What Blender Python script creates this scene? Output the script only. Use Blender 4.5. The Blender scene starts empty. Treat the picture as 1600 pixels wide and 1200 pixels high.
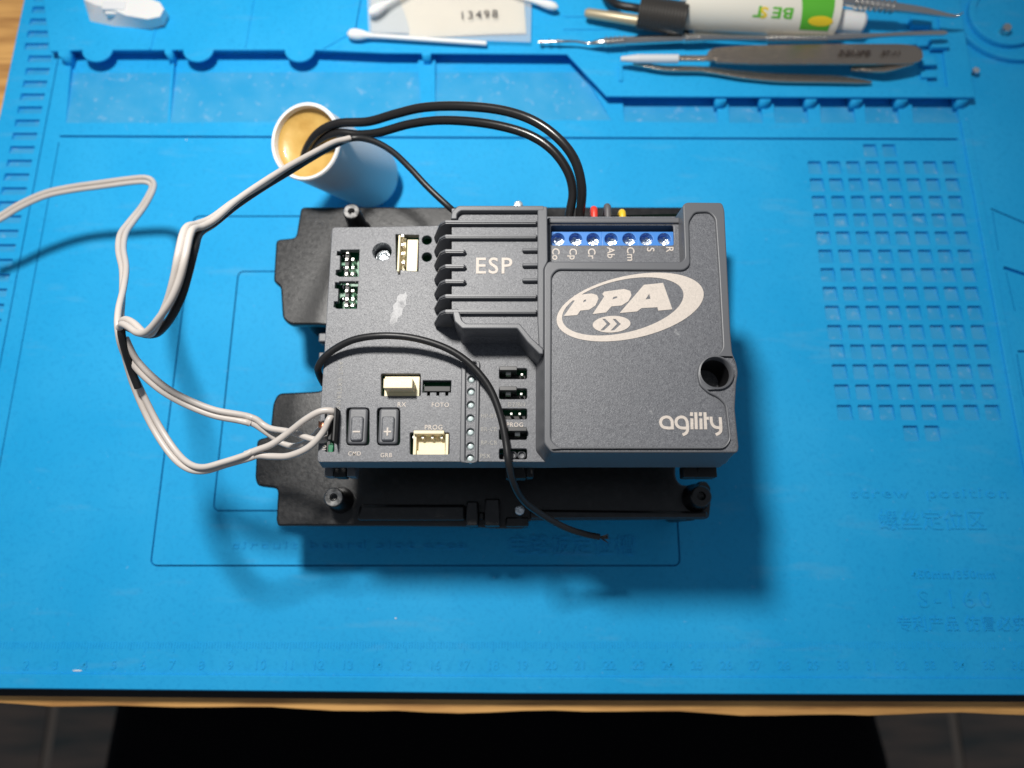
import bpy, bmesh, math, random
from mathutils import Vector, Matrix
import numpy as np
random.seed(4)
PI = math.pi
K = 0.001                       # every length below is written in millimetres
sc = bpy.context.scene
COL = sc.collection

# ------------------------------------------------------------------ camera
CAM = Vector((-3.45, -68.5, 257.9)); TILT = 0.254; FPX = 1100.0
cd = bpy.data.cameras.new('camera'); cam = bpy.data.objects.new('camera', cd); COL.objects.link(cam)
cam.location = CAM * K; cam.rotation_euler = (TILT, 0, 0)
cd.sensor_width = 36; cd.lens = 36 * FPX / 1600; cd.clip_start = 0.01; cd.clip_end = 20
cd.dof.use_dof = True; cd.dof.focus_distance = 0.190; cd.dof.aperture_fstop = 9.5
sc.camera = cam
# ------------------------------------------------------------------ light: one small bright lamp, dim room
w = bpy.data.worlds.new('World'); sc.world = w; w.use_nodes = True
w.node_tree.nodes['Background'].inputs[0].default_value = (0.78, 0.87, 1.0, 1)
w.node_tree.nodes['Background'].inputs[1].default_value = 0.20
ld = bpy.data.lights.new('bench_lamp', 'SPOT'); ld.energy = 7.15; ld.shadow_soft_size = 0.023; ld.spot_size = math.radians(112); ld.spot_blend = 1.0; ld.color = (1.0, 0.97, 0.92)
lo = bpy.data.objects.new('bench_lamp', ld); COL.objects.link(lo); lo.location = Vector((-80, 118, 385)) * K
lo.rotation_euler = (Vector((-62, 40, 0)) - Vector((-80, 118, 385))).to_track_quat('-Z', 'Y').to_euler()
sc.view_settings.view_transform = 'Standard'; sc.view_settings.look = 'None'; sc.view_settings.gamma = 1
sc.view_settings.exposure = 0.0

def at(u, v, z):
    """world point (mm) at height z that the photograph shows at pixel u, v"""
    d = Vector(((u - 800) / FPX, -(v - 600) / FPX, -1.0))
    c, s = math.cos(TILT), math.sin(TILT)
    wv = Vector((d.x, c * d.y - s * d.z, s * d.y + c * d.z))
    return CAM + wv * ((z - CAM.z) / wv.z)
def pl(pts, z):
    return [tuple(at(u, v, z)[:2]) for u, v in pts]
def rect(u0, v0, u1, v1, z):
    return pl([(u0, v0), (u1, v0), (u1, v1), (u0, v1)], z)

# ------------------------------------------------------------------ materials
def mat(name, col, rough=0.5, metal=0.0, bump=None, var=None, coat=0.0, trans=0.0, spec=0.5, sss=0.0, alpha=1.0):
    """bump=(scale per metre, strength, distance mm)   var=(scale, colour2, low, high)"""
    m = bpy.data.materials.new(name); m.use_nodes = True
    nt = m.node_tree; b = nt.nodes['Principled BSDF']
    b.inputs['Base Color'].default_value = (*col, 1); b.inputs['Roughness'].default_value = rough
    b.inputs['Metallic'].default_value = metal; b.inputs['Coat Weight'].default_value = coat
    b.inputs['Transmission Weight'].default_value = trans; b.inputs['Specular IOR Level'].default_value = spec
    b.inputs['Alpha'].default_value = alpha
    if sss: b.inputs['Subsurface Weight'].default_value = sss; b.inputs['Subsurface Scale'].default_value = 0.002
    tc = nt.nodes.new('ShaderNodeTexCoord')
    def noise(scale, det=3, stretch=None):
        n = nt.nodes.new('ShaderNodeTexNoise'); n.inputs['Scale'].default_value = scale; n.inputs['Detail'].default_value = det
        if scale > 1000: n.inputs['Distortion'].default_value = 1.6
        if stretch:
            mp = nt.nodes.new('ShaderNodeMapping'); mp.inputs['Scale'].default_value = stretch
            nt.links.new(tc.outputs['Object'], mp.inputs['Vector']); nt.links.new(mp.outputs[0], n.inputs['Vector'])
        else:
            mp = nt.nodes.new('ShaderNodeMapping'); mp.inputs['Rotation'].default_value = (0.5, 0.35, 0.7)
            nt.links.new(tc.outputs['Object'], mp.inputs['Vector']); nt.links.new(mp.outputs[0], n.inputs['Vector'])
        return n
    m['b'] = 1
    if bump:
        n = noise(bump[0], 3, bump[3] if len(bump) > 3 else None); bp = nt.nodes.new('ShaderNodeBump')
        bp.inputs['Strength'].default_value = bump[1]; bp.inputs['Distance'].default_value = bump[2] * K
        nt.links.new(n.outputs['Fac'], bp.inputs['Height']); nt.links.new(bp.outputs[0], b.inputs['Normal'])
    if var:
        n = noise(var[0], 5, var[4] if len(var) > 4 else None); r = nt.nodes.new('ShaderNodeValToRGB')
        r.color_ramp.elements[0].position = var[2]; r.color_ramp.elements[1].position = var[3]
        r.color_ramp.elements[0].color = (*col, 1); r.color_ramp.elements[1].color = (*var[1], 1)
        nt.links.new(n.outputs['Fac'], r.inputs[0]); nt.links.new(r.outputs[0], b.inputs['Base Color'])
    return m
def rough_var(m, scale, lo_, hi_, stretch=None, p0=0.35, p1=0.65):
    nt = m.node_tree; b = nt.nodes['Principled BSDF']
    tc = nt.nodes.new('ShaderNodeTexCoord'); mp = nt.nodes.new('ShaderNodeMapping')
    if stretch: mp.inputs['Scale'].default_value = stretch
    n = nt.nodes.new('ShaderNodeTexNoise'); n.inputs['Scale'].default_value = scale; n.inputs['Detail'].default_value = 5
    mr = nt.nodes.new('ShaderNodeMapRange'); mr.inputs[1].default_value = p0; mr.inputs[2].default_value = p1
    mr.inputs[3].default_value = lo_; mr.inputs[4].default_value = hi_
    nt.links.new(tc.outputs['Object'], mp.inputs[0]); nt.links.new(mp.outputs[0], n.inputs['Vector'])
    nt.links.new(n.outputs['Fac'], mr.inputs[0]); nt.links.new(mr.outputs[0], b.inputs['Roughness'])

M = {}
M['mat'] = mat('blue_silicone', (0.010, 0.375, 0.76), 0.62, bump=(1500, 0.6, 0.09), var=(30, (0.020, 0.405, 0.79), 0.35, 0.7), spec=0.25)
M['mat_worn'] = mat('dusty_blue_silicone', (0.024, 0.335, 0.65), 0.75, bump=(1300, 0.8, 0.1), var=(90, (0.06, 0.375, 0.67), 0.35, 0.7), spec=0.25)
def dust(m, scale, lo_, hi_, col, amt, stretch=(1, 1, 1)):
    nt = m.node_tree; b = nt.nodes['Principled BSDF']; src = b.inputs['Base Color'].links[0].from_socket
    tc = nt.nodes.new('ShaderNodeTexCoord'); mp = nt.nodes.new('ShaderNodeMapping'); mp.inputs['Scale'].default_value = stretch; mp.inputs['Rotation'].default_value = (.2, .1, .5)
    n = nt.nodes.new('ShaderNodeTexNoise'); n.inputs['Scale'].default_value = scale; n.inputs['Detail'].default_value = 4
    mr = nt.nodes.new('ShaderNodeMapRange'); mr.inputs[1].default_value = lo_; mr.inputs[2].default_value = hi_; mr.inputs[4].default_value = amt
    mx_ = nt.nodes.new('ShaderNodeMix'); mx_.data_type = 'RGBA'; mx_.inputs[7].default_value = (*col, 1)
    nt.links.new(tc.outputs['Object'], mp.inputs[0]); nt.links.new(mp.outputs[0], n.inputs['Vector']); nt.links.new(n.outputs['Fac'], mr.inputs[0])
    nt.links.new(mr.outputs[0], mx_.inputs[0]); nt.links.new(src, mx_.inputs[6]); nt.links.new(mx_.outputs[2], b.inputs['Base Color'])
dust(M['mat'], 420, 0.70, 0.79, (0.25, 0.50, 0.75), 0.35)
dust(M['mat'], 700, 0.50, 0.75, (0.006, 0.29, 0.64), 0.5)
dust(M['mat'], 45, 0.60, 0.78, (0.10, 0.42, 0.70), 0.35, (1, 4, 1))
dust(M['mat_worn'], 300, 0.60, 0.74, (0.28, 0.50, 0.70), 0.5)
M['mat_under'] = mat('near_black', (0.012, 0.011, 0.010), 0.8, bump=(900, 0.4, 0.1))
M['pine'] = mat('pine_wood', (0.78, 0.42, 0.13), 0.55, bump=(220, 0.3, 0.15, (1, 9, 9)), var=(28, (0.42, 0.19, 0.055), 0.4, 0.75, (1, 9, 9)))
M['floor'] = mat('floor_tile', (0.17, 0.12, 0.09), 0.35, bump=(30, 0.3, 1.0), var=(9, (0.05, 0.06, 0.055), 0.38, 0.62, (0.6, 4, 1)))
M['grout'] = mat('grout', (0.30, 0.24, 0.19), 0.9)
dust(M['pine'], 120, 0.55, 0.75, (0.30, 0.13, 0.04), 0.6, (.3, 6, 6))
M['deep_black'] = mat('soft_black', (0.002, 0.002, 0.003), 0.95, bump=(1200, 0.5, 0.3), spec=0.1)
M['grey'] = mat('grey_abs', (0.085, 0.088, 0.100), 0.44, bump=(1900, 0.7, 0.10), var=(1700, (0.165, 0.17, 0.185), 0.36, 0.66), spec=0.55)
M['grey_smooth'] = mat('grey_abs_smooth', (0.115, 0.118, 0.128), 0.42, bump=(2600, 0.35, 0.05), spec=0.5)
dust(M['grey'], 260, 0.70, 0.78, (0.45, 0.45, 0.45), 0.6)
M['print'] = mat('cream_print', (0.62, 0.55, 0.49), 0.6, bump=(1500, 0.5, 0.06), var=(1400, (0.50, 0.45, 0.40), 0.4, 0.75))
M['print_faint'] = mat('faint_print', (0.42, 0.40, 0.36), 0.6, bump=(2300, 0.5, 0.06), var=(2200, (0.22, 0.22, 0.22), 0.4, 0.6))
M['scuff'] = mat('scuff', (0.34, 0.34, 0.35), 0.45, bump=(1500, 0.7, 0.1), var=(420, (0.13, 0.133, 0.145), 0.46, 0.60))
M['black'] = mat('black_plastic', (0.006, 0.006, 0.007), 0.34, bump=(1100, 0.45, 0.06), var=(420, (0.016, 0.015, 0.016), 0.5, 0.72), spec=0.62)
rough_var(M['black'], 700, 0.28, 0.36)
M['black_matte'] = mat('black_matte', (0.006, 0.006, 0.007), 0.5)
M['boss'] = mat('worn_boss_face', (0.10, 0.10, 0.10), 0.35, bump=(600, 0.5, 0.1), var=(500, (0.42, 0.41, 0.40), 0.4, 0.62))
M['cable_black'] = mat('black_cable', (0.011, 0.011, 0.012), 0.42, bump=(1500, 0.25, 0.06), spec=0.5)
M['cable_thick'] = mat('black_rubber_wire', (0.013, 0.012, 0.012), 0.27, bump=(700, 0.3, 0.08), spec=0.6)
M['cable_white'] = mat('white_cable', (0.60, 0.55, 0.51), 0.38, bump=(300, 0.15, 0.15), var=(40, (0.52, 0.47, 0.43), 0.4, 0.7), spec=0.5)
M['copper'] = mat('copper', (0.75, 0.36, 0.22), 0.3, 1.0)
M['cap'] = mat('grey_white_can', (0.74, 0.75, 0.77), 0.45, spec=0.5, bump=(60, 0.1, 0.3))
M['epoxy'] = mat('amber_epoxy', (0.66, 0.42, 0.12), 0.35, bump=(130, 0.5, 0.9), var=(110, (0.50, 0.28, 0.06), 0.4, 0.7), coat=0.25)
M['pcb'] = mat('green_pcb', (0.004, 0.15, 0.06), 0.35, coat=0.3, var=(300, (0.01, 0.22, 0.10), 0.45, 0.6))
M['solder'] = mat('solder', (0.80, 0.80, 0.80), 0.25, 1.0, bump=(900, 0.6, 0.2))
M['cream'] = mat('cream_nylon', (0.84, 0.74, 0.50), 0.45, sss=0.1)
M['pin'] = mat('tin_pin', (0.86, 0.84, 0.78), 0.3, 0.6)
M['blue_term'] = mat('blue_terminal', (0.05, 0.22, 0.62), 0.4)
M['screw'] = mat('bright_screw', (0.78, 0.84, 0.88), 0.28, 0.85, bump=(900, 1.0, 0.5))
M['steel'] = mat('steel', (0.52, 0.43, 0.35), 0.22, 0.95, bump=(260, 0.7, 0.25, (1, 14, 14)))
M['steel_bright'] = mat('bright_steel', (0.75, 0.72, 0.68), 0.18, 1.0)
M['etched'] = mat('etched_mark', (0.05, 0.035, 0.03), 0.6)
M['led'] = mat('led_lens', (0.62, 0.72, 0.72), 0.08, coat=1.0, spec=0.8)
M['white'] = mat('white_plastic', (0.80, 0.80, 0.79), 0.35, sss=0.1)
M['white_tube'] = mat('cream_tube', (0.78, 0.74, 0.64), 0.4)
M['cotton'] = mat('cotton', (0.85, 0.85, 0.84), 0.95, bump=(900, 0.8, 0.4), sss=0.2)
M['bag'] = mat('clear_bag', (0.80, 0.84, 0.84), 0.25, bump=(120, 0.5, 0.8), alpha=0.25, spec=0.7)
M['paper'] = mat('cream_paper', (0.92, 0.80, 0.64), 0.8, var=(60, (0.86, 0.74, 0.58), 0.45, 0.75))
M['ink'] = mat('ink', (0.04, 0.04, 0.05), 0.7)
M['grey_part_dark'] = mat('jumper_black', (0.035, 0.035, 0.037), 0.4, spec=0.6)
M['grey_part'] = mat('grey_parts', (0.62, 0.64, 0.66), 0.5)
M['green_ink'] = mat('green_ink', (0.10, 0.45, 0.03), 0.5)
M['yellow_ink'] = mat('yellow_ink', (0.85, 0.60, 0.02), 0.5)
M['red'] = mat('red_wire', (0.75, 0.05, 0.03), 0.4)
M['yellow'] = mat('yellow_wire', (0.80, 0.52, 0.03), 0.4)
M['brown'] = mat('grey_wire', (0.10, 0.095, 0.10), 0.5)
M['tan'] = mat('tan_rod', (0.50, 0.42, 0.28), 0.4, 0.4)
M['knurl'] = mat('dark_grip', (0.05, 0.045, 0.04), 0.45, 0.3)

# ------------------------------------------------------------------ object helpers
ROOTS = {}
def link(name, me, m, parent=None, smooth=35):
    if m: me.materials.clear(); me.materials.append(m)
    off = ROOTS.get(parent.name if parent else None, Vector((0, 0, 0)))
    p = parent
    o = bpy.data.objects.new(name, me); COL.objects.link(o)
    if parent:
        o.parent = parent
        base = Vector((0, 0, 0)); q = parent
        base = ROOTS.get(q.name, Vector((0, 0, 0)))
        me.transform(Matrix.Translation(-base * K))
        ROOTS[o.name] = base
    else:
        ROOTS[o.name] = Vector((0, 0, 0))
    for f in me.polygons: f.use_smooth = True
    me.set_sharp_from_angle(angle=math.radians(smooth))
    for f in me.polygons:
        if abs(f.normal.z) > 0.9995: f.use_smooth = False
    return o
def tag(o, label=None, cat=None, group=None, kind=None):
    if label: o['label'] = label
    if cat: o['category'] = cat
    if group: o['group'] = group
    if kind: o['kind'] = kind
    return o
def thing(name, label, cat, loc, group=None):
    o = bpy.data.objects.new(name, None); COL.objects.link(o); o.location = Vector(loc) * K
    o.empty_display_size = 0.01
    ROOTS[o.name] = Vector(loc)
    return tag(o, label, cat, group)
def from_data(vs, fs):
    me = bpy.data.meshes.new('mesh'); me.from_pydata([tuple(Vector(v) * K) for v in vs], [], fs)
    bm = bmesh.new(); bm.from_mesh(me); bmesh.ops.recalc_face_normals(bm, faces=bm.faces); bm.to_mesh(me); bm.free()
    return me
def join(meshes):
    bm = bmesh.new()
    for me in meshes: bm.from_mesh(me)
    out = bpy.data.meshes.new('mesh'); bm.to_mesh(out); bm.free()
    for me in meshes: bpy.data.meshes.remove(me)
    return out
def slab(polys, z0, z1, bevel=0.0, res=1):
    """flat plate between z0 and z1; first outline outside, the rest holes (islands inside holes allowed)"""
    cu = bpy.data.curves.new('c', 'CURVE'); cu.dimensions = '2D'; cu.fill_mode = 'BOTH'
    cu.extrude = max((z1 - z0) / 2 - bevel, 0.0001); cu.bevel_depth = bevel; cu.bevel_resolution = res; cu.offset = -bevel
    for p in polys:
        s = cu.splines.new('POLY'); s.points.add(len(p) - 1); s.use_cyclic_u = True
        for i, (x, y) in enumerate(p): s.points[i].co = (x, y, 0, 1)
    return curve_mesh(cu, (z0 + z1) / 2)
def curve_mesh(cu, z):
    o = bpy.data.objects.new('tmp', cu); COL.objects.link(o)
    dg = bpy.context.evaluated_depsgraph_get(); dg.update()
    me = bpy.data.meshes.new_from_object(o.evaluated_get(dg)); me.materials.clear()
    bpy.data.objects.remove(o); bpy.data.curves.remove(cu)
    me.transform(Matrix.Diagonal((K, K, K, 1)) @ Matrix.Translation((0, 0, z)))
    bm = bmesh.new(); bm.from_mesh(me); bmesh.ops.remove_doubles(bm, verts=bm.verts, dist=1e-7); bmesh.ops.recalc_face_normals(bm, faces=bm.faces); bm.to_mesh(me); bm.free()
    return me
def text_mesh(s, x, y, z, h, rot=0.0, thick=0.12, bold=0.0, sx=1.0, sp=1.0, shear=0.0):
    cu = bpy.data.curves.new('t', 'FONT'); cu.body = s; cu.size = 1.38 * h; cu.align_x = 'CENTER'; cu.align_y = 'CENTER'
    cu.extrude = thick / 2; cu.offset = bold; cu.space_character = sp; cu.shear = shear; cu.resolution_u = 4
    me = curve_mesh(cu, 0)
    me.transform(Matrix.Translation(Vector((x, y, z)) * K) @ Matrix.Rotation(rot, 4, 'Z') @ Matrix.Diagonal((sx, 1, 1, 1)))
    return me
def text(s, u, v, z, h, parent, m, name='printed_text', **kw):
    p = at(u, v, z)
    return link(name, text_mesh(s, p.x, p.y, z, h, **kw), m, parent)
def circle(cx, cy, r, n=32, ry=None, rot=0):
    ry = ry or r; c, s = math.cos(rot), math.sin(rot)
    return [(cx + r * math.cos(t) * c - ry * math.sin(t) * s, cy + r * math.cos(t) * s + ry * math.sin(t) * c) for t in (2 * PI * i / n for i in range(n))]
def rrect(x0, y0, x1, y1, r, n=4):
    out = []
    for cx, cy, a in ((x1 - r, y1 - r, 0), (x0 + r, y1 - r, 90), (x0 + r, y0 + r, 180), (x1 - r, y0 + r, 270)):
        for i in range(n + 1):
            t = math.radians(a + 90 * i / n); out.append((cx + r * math.cos(t), cy + r * math.sin(t)))
    return out
def fillet(pts, r, n=3):
    """round the corners of a polygon"""
    out = []; N = len(pts)
    for i in range(N):
        p0, p, p1 = Vector(pts[i - 1]), Vector(pts[i]), Vector(pts[(i + 1) % N])
        a, b = p0 - p, p1 - p
        d = min(r, a.length * .45, b.length * .45)
        A, B = p + a.normalized() * d, p + b.normalized() * d
        for k in range(n + 1):
            t = k / n; out.append(tuple(A * (1 - t) ** 2 + p * 2 * t * (1 - t) + B * t * t))
    return out
def stroke(pts, wd):
    """flat polyline of width wd as a polygon"""
    P = [Vector(p) for p in pts]; L = []; R = []
    for i, p in enumerate(P):
        if i == 0: d = P[1] - p
        elif i == len(P) - 1: d = p - P[-2]
        else: d = (P[i + 1] - p).normalized() + (p - P[i - 1]).normalized()
        d.normalize(); n = Vector((-d.y, d.x)) * wd / 2
        L.append(tuple(p + n)); R.append(tuple(p - n))
    return L + R[::-1]
def smooth_pts(pts, n=8):
    P = [Vector(p) for p in pts]; out = []
    P = [P[0] * 2 - P[1]] + P + [P[-1] * 2 - P[-2]]
    for i in range(1, len(P) - 2):
        a, b, c, d = P[i - 1:i + 3]
        for k in range(n):
            t = k / n
            out.append(0.5 * ((2 * b) + (c - a) * t + (2 * a - 5 * b + 4 * c - d) * t * t + (3 * b - a - 3 * c + d) * t ** 3))
    out.append(P[-2]); return out
def tube(pts, r, sides=10, cap=True):
    """pts mm; r number or list"""
    P = [Vector(p) for p in pts]; N = len(P)
    rr = r if hasattr(r, '__len__') else [r] * N
    vs = []; fs = []; nrm = None
    for i, p in enumerate(P):
        d = (P[min(i + 1, N - 1)] - P[max(i - 1, 0)]).normalized()
        if nrm is None:
            nrm = d.cross(Vector((0, 0, 1)));
            if nrm.length < 1e-3: nrm = d.cross(Vector((1, 0, 0)))
            nrm.normalize()
        nrm = (nrm - d * nrm.dot(d)).normalized(); bn = d.cross(nrm)
        for k in range(sides):
            t = 2 * PI * k / sides; vs.append(p + (nrm * math.cos(t) + bn * math.sin(t)) * rr[i])
    for i in range(N - 1):
        for k in range(sides):
            a = i * sides + k; b = i * sides + (k + 1) % sides
            fs.append((a, b, b + sides, a + sides))
    if cap: fs.append(tuple(range(sides))[::-1]); fs.append(tuple((N - 1) * sides + k for k in range(sides)))
    return from_data(vs, fs)
def loft(a, za, b, zb, cap=True):
    n = len(a); vs = [(x, y, za) for x, y in a] + [(x, y, zb) for x, y in b]
    fs = [(i, (i + 1) % n, (i + 1) % n + n, i + n) for i in range(n)]
    if cap: fs += [tuple(range(n)), tuple(range(n, 2 * n))]
    return from_data(vs, fs)
def box(x0, y0, z0, x1, y1, z1, bevel=0.0):
    bm = bmesh.new(); bmesh.ops.create_cube(bm, size=1)
    bmesh.ops.transform(bm, matrix=Matrix.Translation(((x0 + x1) / 2, (y0 + y1) / 2, (z0 + z1) / 2)) @ Matrix.Diagonal((abs(x1 - x0), abs(y1 - y0), abs(z1 - z0), 1)), verts=bm.verts)
    if bevel: bmesh.ops.bevel(bm, geom=bm.edges[:], offset=bevel, segments=2, affect='EDGES', profile=0.5)
    bmesh.ops.scale(bm, vec=(K, K, K), verts=bm.verts)
    me = bpy.data.meshes.new('mesh'); bm.to_mesh(me); bm.free(); return me
def pbox(u0, v0, u1, v1, z0, z1, bevel=0.0):
    """box whose top face fills the pixel rectangle at height z1"""
    a = at(u0, v1, z1); b = at(u1, v0, z1); return box(a.x, a.y, z0, b.x, b.y, z1, bevel)
def lathe(prof, sides=28, mtx=None, caps=True):
    """prof: (r, z) list along +z"""
    vs = []; fs = []
    for r, z in prof:
        for k in range(sides):
            t = 2 * PI * k / sides; vs.append(Vector((r * math.cos(t), r * math.sin(t), z)))
    for i in range(len(prof) - 1):
        for k in range(sides):
            a = i * sides + k; b = i * sides + (k + 1) % sides; fs.append((a, b, b + sides, a + sides))
    if caps and prof[0][0] > 1e-6: fs.append(tuple(range(sides)))
    if caps and prof[-1][0] > 1e-6: fs.append(tuple((len(prof) - 1) * sides + k for k in range(sides)))
    if mtx: vs = [mtx @ v for v in vs]
    me = from_data(vs, fs)
    bm = bmesh.new(); bm.from_mesh(me); bmesh.ops.remove_doubles(bm, verts=bm.verts, dist=1e-8); bmesh.ops.recalc_face_normals(bm, faces=bm.faces); bm.to_mesh(me); bm.free()
    return me
def align(p, q):
    """matrix taking +z at origin to the direction p->q at p"""
    d = (Vector(q) - Vector(p)).normalized()
    return Matrix.Translation(Vector(p)) @ d.to_track_quat('Z', 'Y').to_matrix().to_4x4()

# ================================================================== THE SETTING: floor
FZ = -760
fl = link('floor', from_data([(-1500, -1500, FZ - 3), (1500, -1500, FZ - 3), (1500, 1200, FZ - 3), (-1500, 1200, FZ - 3)], [(0, 1, 2, 3)]), M['grout']); tag(fl, kind='structure')
gx = at(1490, 1120, FZ).x
ti = None
k = 0
for i in range(-5, 3):
    for j in range(-3, 3):
        x0 = gx + i * 400; y0 = -560 + j * 400
        if ti is None:
            me = box(-194, -197, -2.5, 194, 197, 0, 1.0)
            ti = me; me.materials.append(M['floor'])
        o = bpy.data.objects.new('tile', ti); COL.objects.link(o); o.parent = fl
        o.location = Vector((x0 + 200, y0 + 200, FZ)) * K

# ================================================================== table
tb = thing('wooden_table', 'pine table top with rough front edge carrying the blue mat', 'table', (0, 100, FZ))
def edge_poly():
    pts = []; rnd = random.Random(3)
    xs = [-330 + 11 * i for i in range(61)]
    vt = lambda x: at(800, np.interp(x, (-180, -90, -4, 85, 172), (1099, 1109, 1113, 1116, 1118)), -9).y
    front = [(x, vt(x) + .5 * math.sin(x * .05) + .3 * math.sin(x * .13 + 1) + rnd.uniform(-.12, .12)) for x in xs]
    return front + [(330, 320), (-330, 320)]
link('tabletop', slab([edge_poly()], -38, -9, 0.5), M['pine'], tb)
for sx in (-300, 300):
    for sy in (-90, 290):
        link('leg', box(sx - 20, sy - 20, FZ, sx + 20, sy + 20, -38, 2), M['pine'], tb)

# near-black padded slab on legs, low in front of the table, identity unknown
def black_pad():
    t = thing('black_shape', 'near-black padded slab on legs below the table front edge', 'black_shape', (-20, -330, FZ))
    z = -330
    a = at(172, 1125, z); b = at(1376, 1118, z); c = at(1396, 1200, z)
    poly = [(a.x, -150), (b.x, -150), (b.x, b.y), (c.x + 2, c.y), (c.x + 8, -520), (a.x - 20, -520), (a.x - 12, -330)]
    link('black_pad', slab([fillet(poly, 25, 5)], z - 60, z, 14, 3), M['deep_black'], t)
    for sx in (-1, 1):
        for sy in (-200, -460): link('leg', box(-20 + sx * 95 - 12, sy - 12, FZ, -20 + sx * 95 + 12, sy + 12, z - 60, 2), M['black_matte'], t)
black_pad()

# ================================================================== blue mat
mt = thing('repair_mat', 'large blue silicone soldering mat covering the table, moulded grid and rulers', 'work mat', (0, 30, -9))
XL, XR, YT = -218.5, 262, 230
YBL, YBR = at(0, 1075.5, 0).y + .2, at(1600, 1087, 0).y - .15
SH = 8.0                                                # height of the storage shelf rim
hol = []
# screw-position grid: 8 columns x 14 rows and the two pairs above and below
P0 = at(1263.4, 254.7, 0); pit = 7.922
cell_c = []
for j in range(-1, 15):
    for i in range(8):
        if j in (-1, 14) and i not in (3, 4): continue
        x = 118.4 + i * pit; y = 101.28 - (j + 1) * pit
        hol.append(rrect(x, y - 5.9, x + 5.6, y, 0.5, 2))
        cell_c.append((x + .02, y - 5.88, x + 5.58, y - .02))
# left ruler slots
xr0, xr1 = at(86, 20, 0).x, at(76, 87, 0).x
ys = [at(50, v, 0).y for v in (10, 28.75, 48, 67.5, 87, 106.25, 125.75, 145.75, 166.25, 186.75, 207.25, 228, 249.25, 270.75, 292.5)]
pt = (ys[0] - ys[-1]) / 14
for i in range(-4, 42):
    y = ys[0] - i * pt
    if y < -92: break
    xe = at(42, 292.5, 0).x if i > 3 else at(80, 48, 0).x
    hol.append([(xe - 10.2, y - 3.4), (xe - 10.2, y), (xe, y), (xe, y - 3.4)]); cell_c.append((xe - 10.18, y - 3.38, xe - .02, y - .02))
def ring(poly, wd):
    """thin closed groove following a polygon: outer and inner outline"""
    P = [Vector(p) for p in poly]; n = len(P); inn = []
    area = sum(P[i].x * P[(i + 1) % n].y - P[(i + 1) % n].x * P[i].y for i in range(n))
    for i in range(n):
        d = ((P[(i + 1) % n] - P[i]).normalized() + (P[i] - P[i - 1]).normalized()).normalized()
        nn = Vector((-d.y, d.x)) * (1 if area > 0 else -1); inn.append(tuple(P[i] + nn * wd))
    return [poly, inn]
gx0, gx1, gy1, gy0 = at(252, 740, 0).x, at(1063, 870, 0).x, at(305, 337, 0).y, at(600, 885, 0).y
hol += ring(rrect(gx0, gy0, gx1, gy1, 2.5), 0.55)
ix0, iy0 = at(332, 799, 0).x, at(380, 799, 0).y
hol += ring(rrect(ix0, iy0, gx1 - 26, gy1 - 24, 2.5), 0.5)
def groove(u0, v0, u1, v1, wd=0.7):
    a = at(u0, v0, 0); b = at(u1, v1, 0)
    hol.append(stroke([(a.x, a.y), (b.x, b.y)], wd))
groove(93, 213, 1497, 217.6, 0.9)
groove(1548, 326, 1640, 365); groove(1568, 418, 1640, 442, 1.5); groove(1551, 332, 1560, 392, .4); groove(1572, 426, 1586, 486, .4)
groove(1590, 549, 1640, 549); groove(1589, 554, 1600, 620, .5)
xg = at(60.7, 250, 0).x; yg = at(60, 93, 0).y
hol.append([(xg - .25, -100), (xg + .25, -100), (xg + .25, yg), (xg - .25, yg)])
xg2 = at(86.6, 252, 0).x; yg2 = at(90, 222, 0).y
hol.append([(xg2 - .2, -100), (xg2 + .2, -100), (xg2 + .2, yg2), (xg2 - .2, yg2)])
# sunken compartments in front of the shelf
def comp(pts, foot=-2.6):
    """pts px: far-left, far-right, near-right, near-left; floor slopes from the foot up to the surface"""
    q = pl(pts, 0); hol.append([q[0], q[1], q[2], q[3]])
    return from_data([(*q[0], foot), (*q[1], foot), (*q[2], -0.15), (*q[3], -0.15)], [(0, 1, 2, 3)])
ramps = [comp([(112, 80), (269, 80), (262, 192), (103, 192)]), comp([(273, 80), (652, 80), (660, 188), (266, 192)]),
         comp([(680, 80), (893, 80), (955, 188), (680, 188)]), comp([(972, 150), (1119, 150), (1122, 192), (976, 190)])]
for a, b in ((1137, 1188), (1208, 1260), (1280, 1333), (1350, 1402), (1424, 1495)):
    ramps.append(comp([(a, 150), (b, 150), (b + 4, 192), (a + 3, 192)]))
hol_ = hol
top = slab([[(XL, YBL), (-4, at(800, 1084, 0).y), (XR, YBR), (XR, YT), (XL, YT)]] + hol_, -1.9, 0, 0.0)
link('mat_surface', top, M['mat'], mt)
link('mat_body', slab([[(XL + .1, YBL + .1), (-4, at(800, 1084, 0).y + .1), (XR - .1, YBR + .1), (XR - .1, YT), (XL + .1, YT)]], -5.2, -1.95), M['mat'], mt)
link('dark_sheet', slab([[(XL + 2, at(0, 1086.5, -5.2).y), (-4, at(800, 1094.5, -5.2).y), (XR, at(1600, 1098.5, -5.2).y), (XR, YT), (XL + 2, YT)]], -8.9, -5.25, 0.4), M['mat_under'], mt)  # near-black sheet under the mat, showing as a strip along its front
for r in ramps:
    r.materials.append(M['mat'])
vs, fs = [], []
for x0, y0, x1, y1 in cell_c:
    b0 = len(vs); vs += [(x0, y0, -.35), (x1, y0, -.35), (x1, y1, -1.5), (x0, y1, -1.5)]; fs.append((b0, b0 + 1, b0 + 2, b0 + 3))
tag(link('pocket_floor', from_data(vs, fs), M['mat_worn'], mt), kind='stuff')
ro = link('compartment_floor', join(ramps), M['mat_worn'], mt)
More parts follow.
